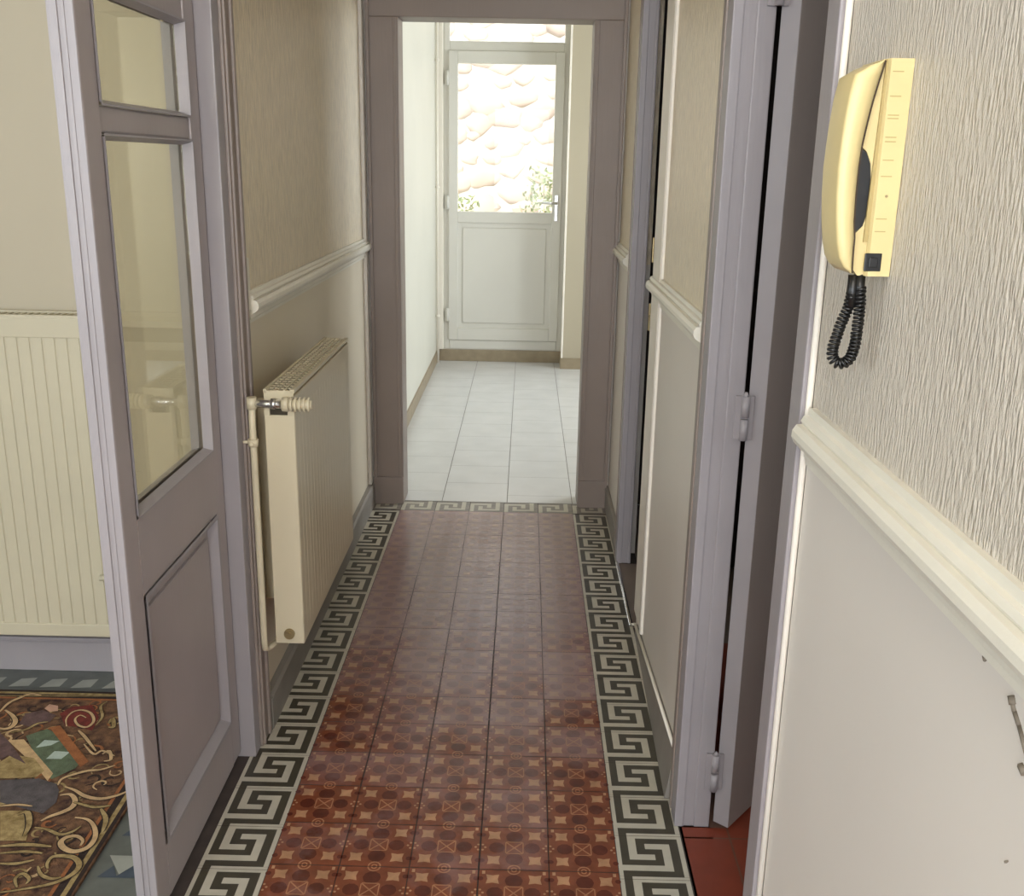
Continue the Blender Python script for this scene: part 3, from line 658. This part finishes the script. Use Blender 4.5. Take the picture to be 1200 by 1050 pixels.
# ================================================================ INTERCOM PHONE
M['phone_seam'] = mat('dark_seam', s2l(60, 44, 26), .7, .1, 20)
def intercom():
    t = thing('wall_phone', (.36, 1.03, 1.35), 'yellowed ivory intercom handset with black coiled cord on near right wall', 'wall phone')
    # base: narrow housing against the wall, stepped
    b = MB()
    b.prism([(.3595, 1.0), (.3595, 1.075), (.338, 1.078), (.336, 1.07), (.336, 1.004), (.338, 1.0)], 2, 1.257, 1.459)
    base = b.build('base', M['phone'], t)
    # inner cheek between base and handset, with the hand recess cut out of its outline
    c = MB()
    prof = [(.3375, 1.459), (.3325, 1.4585), (.3285, 1.44), (.3235, 1.41), (.3190, 1.381), (.326, 1.375), (.331, 1.364), (.3335, 1.345), (.3335, 1.318), (.330, 1.305), (.3225, 1.297), (.3225, 1.276), (.3255, 1.262), (.330, 1.257), (.3375, 1.257)]
    c.prism([(x, z) for x, z in prof], 1, 1.006, 1.068)
    c.build('cradle', M['phone'], t)
    # groove band, slots, recess shadow plate
    g = MB(); g.prism([(.3385, 1.4585), (.3345, 1.4585), (.3315, 1.29), (.3355, 1.29)], 1, 1.0035, 1.0062); g.build('groove', M['phone_dark'], t)
    for k, z in enumerate((1.447, 1.425, 1.408, 1.405, 1.388, 1.384, 1.367, 1.352, 1.312, 1.300)):
        g = MB(); g.box((.340, .9996, z), (.3505, 1.0004, z+.0009)); g.build('vent_slot', M['phone_dark'], base)
    g = MB(); g.tube([(.3475, .9996, 1.334), (.3475, .9985, 1.334)], .0013, 10); g.build('screw', M['brass'], base)
    g = MB(); g.box((.3335, .9990, 1.262), (.3500, 1.001, 1.2795), .0008); g.box((.3375, .9975, 1.266), (.346, .9992, 1.2755), .0006); g.build('cord_socket', M['black'], base)
    # black plate in the recess, shade put into its colour
    g = MB(); g.prism([(.3195, 1.379), (.3265, 1.374), (.3325, 1.362), (.3345, 1.345), (.3345, 1.318), (.3305, 1.305), (.3222, 1.298), (.3205, 1.335)], 1, 1.0075, 1.066); g.build('grip_recess_shade', M['black'], t)
    # handset: banana profile lofted with rounded flanks
    outer = [(.3318, 1.4575), (.319, 1.4525), (.306, 1.4445), (.3025, 1.425), (.3005, 1.402), (.2995, 1.38), (.2990, 1.36), (.3000, 1.335), (.3022, 1.31), (.3055, 1.288), (.3090, 1.274), (.3140, 1.2655), (.3215, 1.2595)]
    inner = [(.3322, 1.4570), (.3300, 1.447), (.3275, 1.436), (.3243, 1.42), (.3215, 1.402), (.3190, 1.382), (.3180, 1.36), (.3182, 1.335), (.3192, 1.31), (.3212, 1.294), (.3215, 1.280), (.3220, 1.268), (.3222, 1.2597)]
    h = MB(); rows = []
    sec = [(0, .08), (.0, .5), (.04, .8), (.16, 1), (1, 1)]    # (inset along depth, fraction)
    ya, yb = 1.0, 1.056
    for (xo, zo), (xi, zi) in zip(outer, inner):
        d = 1.0; ring_ = []
        def pt(f, y): return (xo+(xi-xo)*f, y, zo+(zi-zo)*f)
        for f, y in ((1, ya+.001), (.5, ya), (.10, ya+.0005), (.02, ya+.002), (0, ya+.005), (0, yb-.005), (.02, yb-.002), (.10, yb-.0005), (.5, yb), (1, yb-.001)):
            ring_.append(h.bm.verts.new(pt(f, y)))
        rows.append(ring_)
    for A, B in zip(rows[:-1], rows[1:]):
        for k in range(10):
            f = h.bm.faces.new((A[k], A[(k+1) % 10], B[(k+1) % 10], B[k])); f.smooth = k != 9
    h.bm.faces.new(rows[0]); h.bm.faces.new(rows[-1][::-1])
    hs = h.build('handset', M['phone'], t)
    g = MB()
    for (xa_, za_), (xb_, zb_) in zip(inner[:-1], inner[1:]): g.poly([(xa_-.0003, .9996, za_), (xa_+.0010, .9996, za_), (xb_+.0010, .9996, zb_), (xb_-.0003, .9996, zb_)])
    bmesh.ops.remove_doubles(g.bm, verts=g.bm.verts, dist=1e-5)
    ext = bmesh.ops.extrude_face_region(g.bm, geom=g.bm.faces[:]); bmesh.ops.translate(g.bm, verts=[v for v in ext['geom'] if isinstance(v, bmesh.types.BMVert)], vec=(0, .004, 0))
    g.build('seam', M['phone_seam'], t)
    # coiled cord: hangs from the handset, loops and climbs back to the base
    path = [(.328, 1.010, 1.257), (.328, 1.010, 1.24), (.3265, 1.012, 1.225), (.3225, 1.014, 1.21), (.3195, 1.016, 1.196), (.3175, 1.018, 1.183), (.3180, 1.019, 1.173), (.3225, 1.018, 1.1665), (.3290, 1.016, 1.1665), (.3345, 1.013, 1.173), (.3365, 1.010, 1.186), (.3365, 1.008, 1.20), (.3365, 1.007, 1.215), (.336, 1.007, 1.23), (.335, 1.007, 1.245), (.334, 1.008, 1.257)]
    P = [Vector(p) for p in path]; fine = []
    for i in range(len(P)-1):
        p0, p1, p2, p3 = P[max(i-1, 0)], P[i], P[i+1], P[min(i+2, len(P)-1)]
        for q in range(24):
            s = q/24; fine.append(.5*((2*p1)+(p2-p0)*s+(2*p0-5*p1+4*p2-p3)*s*s+(3*p1-p0-3*p2+p3)*s**3))
    hel = []; ang = 0; ref = Vector((0, 1, 0))
    for i in range(len(fine)-1):
        d = (fine[i+1]-fine[i]); L_ = d.length; d = d.normalized(); ang += L_/.0040*2*PI
        ref = (ref-d*ref.dot(d)).normalized(); w = d.cross(ref)
        rr = .0046 if 20 < i < len(fine)-20 else .0022
        hel.append(fine[i] + (ref*math.cos(ang)+w*math.sin(ang))*rr)
    k = MB(); k.tube(hel, .0017, 6)
    k.tube([path[0], (.3280, 1.010, 1.225)], .0055, 10); k.tube([path[-1], (.3345, 1.008, 1.228)], .005, 10)
    k.build('coiled_cord', M['black'], t)
intercom()

# ================================================================ OUTSIDE DOOR OF THE BACK ROOM
def outside_door():
    t = thing('door_8', (-.145, 7.03, .085), 'white pvc half glazed outside door with transom at the far end', 'door', kind='structure')
    y0, y1 = 7.02, 7.08
    m = MB()
    m.box((-.565, y0, .086), (-.530, y1, 2.455), .004); m.box((.228, y0, .086), (.262, y1, 2.455), .004); m.box((-.53, y0, 2.42), (.228, y1, 2.455), .004)
    m.box((-.53, y0, 2.070), (.228, y1, 2.130), .004); m.box((-.53, y0-.004, .086), (.228, y1, .150), .004)
    m.build('door_frame', M['pvc'], t)
    a, b, c, d = -.536, .234, .152, 2.069
    l = MB(); yy0 = 7.006
    l.box((a, yy0, c), (-.474, 7.05, d), .004); l.box((.172, yy0, c), (b, 7.05, d), .004); l.box((-.474, yy0, 1.992), (.172, 7.05, d), .004)
    l.box((-.474, yy0, .966), (.172, 7.05, 1.040), .004); l.box((-.474, yy0, c), (.172, 7.05, .238), .004)
    lf = l.build('door_leaf', M['pvc'], t)
    p = MB(); p.box((-.474, 7.018, .238), (.172, 7.04, .966)); p.box((-.440, 7.012, .272), (.138, 7.02, .932), .006); p.build('lower_panel', M['pvc'], lf)
    g = MB(); g.box((-.474, 7.026, 1.040), (.172, 7.030, 1.992)); g.build('glass_pane', M['glass_clear'], lf)
    g = MB(); g.box((-.53, 7.046, 2.130), (.228, 7.050, 2.42)); g.build('transom_pane', M['glass_clear'], t)
    h = MB(); h.box((.188, 7.000, .985), (.212, 7.007, 1.16), .003); h.tube([(.200, 7.0, 1.105), (.200, 6.965, 1.105), (.192, 6.96, 1.105), (.100, 6.958, 1.108)], .0085, 10); h.build('handle', M['metal'], lf)
    for z in (.33, 1.10, 1.90):
        q = MB(); q.tube([(-.545, 6.999, z-.045), (-.545, 6.999, z+.045)], .010, 12); q.box((-.562, 7.0, z-.04), (-.528, 7.008, z+.04), .002); q.build('hinge', M['pvc'], lf)
outside_door()
m = MB(); m.box((-.605, 6.99, .085), (-.572, 7.02, 2.45), .006); struct('trim_12', m, M['bead'], 'white upright cover strip left of the outside door', 'trim')
p = MB(); p.tube([(-.605, 6.93, .0), (-.605, 6.93, CH)], .009, 12)
for z in (.33, 1.2, 2.0): p.tube([(-.605, 6.93, z-.008), (-.605, 6.93, z+.008)], .014, 12); p.tube([(-.62, 6.93, z), (-.60, 6.93, z)], .005, 8)
tag(p.build('wall_pipe', M['bead']), 'thin white pipe running up the corner left of the outside door', 'pipe')
m = MB(); m.box((.254, 6.792, .075), (.268, 6.806, CH), .004); struct('trim_13', m, M['bead'], 'pale corner bead on the cream pier beside the outside door', 'trim')

# unseen windows added to let daylight in
def window(name, x, ya, yb, za, zb, label):
    t = thing(name, (x, (ya+yb)/2, za), label, 'window', kind='structure')
    m = MB()
    for a, b in (((x-.03, ya, za), (x+.03, ya+.06, zb)), ((x-.03, yb-.06, za), (x+.03, yb, zb)), ((x-.03, ya, za), (x+.03, yb, za+.06)), ((x-.03, ya, zb-.06), (x+.03, yb, zb)), ((x-.03, (ya+yb)/2-.04, za), (x+.03, (ya+yb)/2+.04, zb))): m.box(a, b)
    m.build('window_frame', M['pvc'], t)
    m = MB(); m.box((x-.002, ya+.05, za+.05), (x+.002, yb-.05, zb-.05)); m.build('glass_pane', M['glass_clear'], t)
window('window_1', -4.05, -1.0, 1.0, .8, 2.3, 'window in the outer wall of the left room')
window('window_2', 2.25, 4.9, 6.3, .8, 2.2, 'unseen window added in the right wall of the back room')

window('window_3', 2.65, .5, 1.4, .8, 2.1, 'unseen window added in the outer wall of the terracotta floored room')
def added_back_window():
    t = thing('window_4', (-1.75, -1.55, .75), 'unseen window added in the back wall of the left room', 'window', kind='structure'); m = MB()  # unseen window added to go with the back wall area lamp
    for x0, x1 in ((-2.4, -2.34), (-1.16, -1.1), (-1.78, -1.72)): m.box((x0, -1.58, .75), (x1, -1.52, 2.3))
    m.box((-2.4, -1.58, .75), (-1.1, -1.52, .81)); m.box((-2.4, -1.58, 2.24), (-1.1, -1.52, 2.3)); m.build('window_frame', M['pvc'], t)
    m = MB(); m.box((-2.36, -1.552, .79), (-1.14, -1.548, 2.26)); m.build('glass_pane', M['glass_clear'], t)
added_back_window()
M['opal'] = mat('opal_glass', (.9, .87, .8), .3, .02, 4)
b_ = M['opal'].node_tree.nodes['Principled BSDF']; b_.inputs['Emission Color'].default_value = (1, .92, .8, 1); b_.inputs['Emission Strength'].default_value = 4
# added unseen lamp behind the camera, brightens the dim left side
def added_ceiling_lamp():
    t = thing('added_ceiling_lamp', (-.1, -.55, 2.62), 'added unseen opal glass ceiling lamp over the entrance behind the photographer', 'ceiling lamp')
    m = MB(); m.tube([(-.1, -.55, 2.62), (-.1, -.55, 2.59)], .12, 24); m.build('lamp_base', M['metal'], t)
    m = MB(); m.tube([(-.1, -.55, 2.595), (-.1, -.55, 2.56), (-.1, -.55, 2.52), (-.1, -.55, 2.50)], [.13, .15, .11, .03], 24); m.build('lamp_shade', M['opal'], t)
    d = bpy.data.lights.new('added_lamp_light', 'POINT'); d.energy = 31; d.shadow_soft_size = .1; d.color = (1, .93, .84)
    o = bpy.data.objects.new('added_lamp_light', d); C.objects.link(o); o.location = (-.1, -.55, 2.36)
added_ceiling_lamp()
# ================================================================ OUTSIDE
M['ground'] = mat('pale_gravel', s2l(214, 204, 188), .9, .12, 12, .3, 60)
M['stone'] = mat('pink_limestone', s2l(206, 182, 164), .9, .1, 1.6, .4, 7, col2=s2l(224, 208, 190))
M['leaf'] = mat('sunlit_leaf', s2l(150, 156, 112), .6, .25, 30)
m = MB(); m.box((-8, 7.2, -.12), (8, 16, -.02)); struct('floor', m, M['ground'], 'pale gravel ground outside the glazed door', 'ground')
def stone_wall():
    m = MB(); r = random.Random(5)
    m.box((-4.6, 9.62, -.02), (4.8, 9.95, 3.1), mi=1)
    pts = []
    for k in range(5200):
        x, z = r.uniform(-3.0, 3.2), r.uniform(.02, 3.0)
        if all((x-a)**2+(1.5*(z-b))**2 > (.62*(c+.11))**2*2.2 for a, b, c in pts): pts.append((x, z, r.uniform(.06, .15)))
    for x, z, q in pts:
        res = bmesh.ops.create_icosphere(m.bm, subdivisions=2, radius=1)
        sx, sz = q*r.uniform(1.05, 1.5), q*r.uniform(.7, .95); tw = r.uniform(-.3, .3)
        for v in res['verts']:
            n = 1+.22*math.sin(7*v.co.x+x*9)*math.cos(6*v.co.z+z*7); p = Vector((v.co.x*sx*n, 0, v.co.z*sz*n))
            v.co = Vector((x+p.x*math.cos(tw)-p.z*math.sin(tw), 9.625+v.co.y*.022, z+p.x*math.sin(tw)+p.z*math.cos(tw)))
        for f in {f for v in res['verts'] for f in v.link_faces}: f.material_index = 0; f.smooth = True
    tag(m.build('stone_wall', [M['stone'], M['ground']]), 'sunlit pale stone garden wall seen through the glazed door', 'wall')
stone_wall()
def bush(x, y, h, w, n, seed, label, cat='plant', z0=-.02):
    r = random.Random(seed); t = thing('bush', (x, y, z0), label, cat, 'bushes outside the glazed door')
    m = MB()
    for k in range(9):
        a = r.uniform(0, 2*PI); e = (x+w*.45*math.cos(a), y+.1*math.sin(a), z0+h*r.uniform(.6, .95))
        m.tube([(x, y, z0), (x+(e[0]-x)*.4, y, z0+h*.4), e], [.012, .008, .004], 6)
    m.build('stem', M['brass'], t)
    m = MB()
    for k in range(n):
        a, q = r.uniform(0, 2*PI), r.random()**.5; zz = r.random()
        c = Vector((x+w*.5*q*math.cos(a)*(1-.5*zz), y+.16*q*math.sin(a), z0+.08+h*zz)); s = r.uniform(.018, .034)
        d = Vector((r.uniform(-1, 1), r.uniform(-1, 1), r.uniform(-.4, 1))).normalized(); e = d.orthogonal().normalized()
        m.poly([c, c+d*s+e*s*.5, c+d*s*2, c+d*s-e*s*.5])
    m.build('foliage', M['leaf'], t, recalc=False)
bush(.20, 9.15, 1.27, .75, 900, 2, 'sunlit leafy bush behind the door handle outside')
bush(-.55, 9.3, 1.02, .5, 320, 3, 'smaller sunlit bush at the lower left of the door pane')
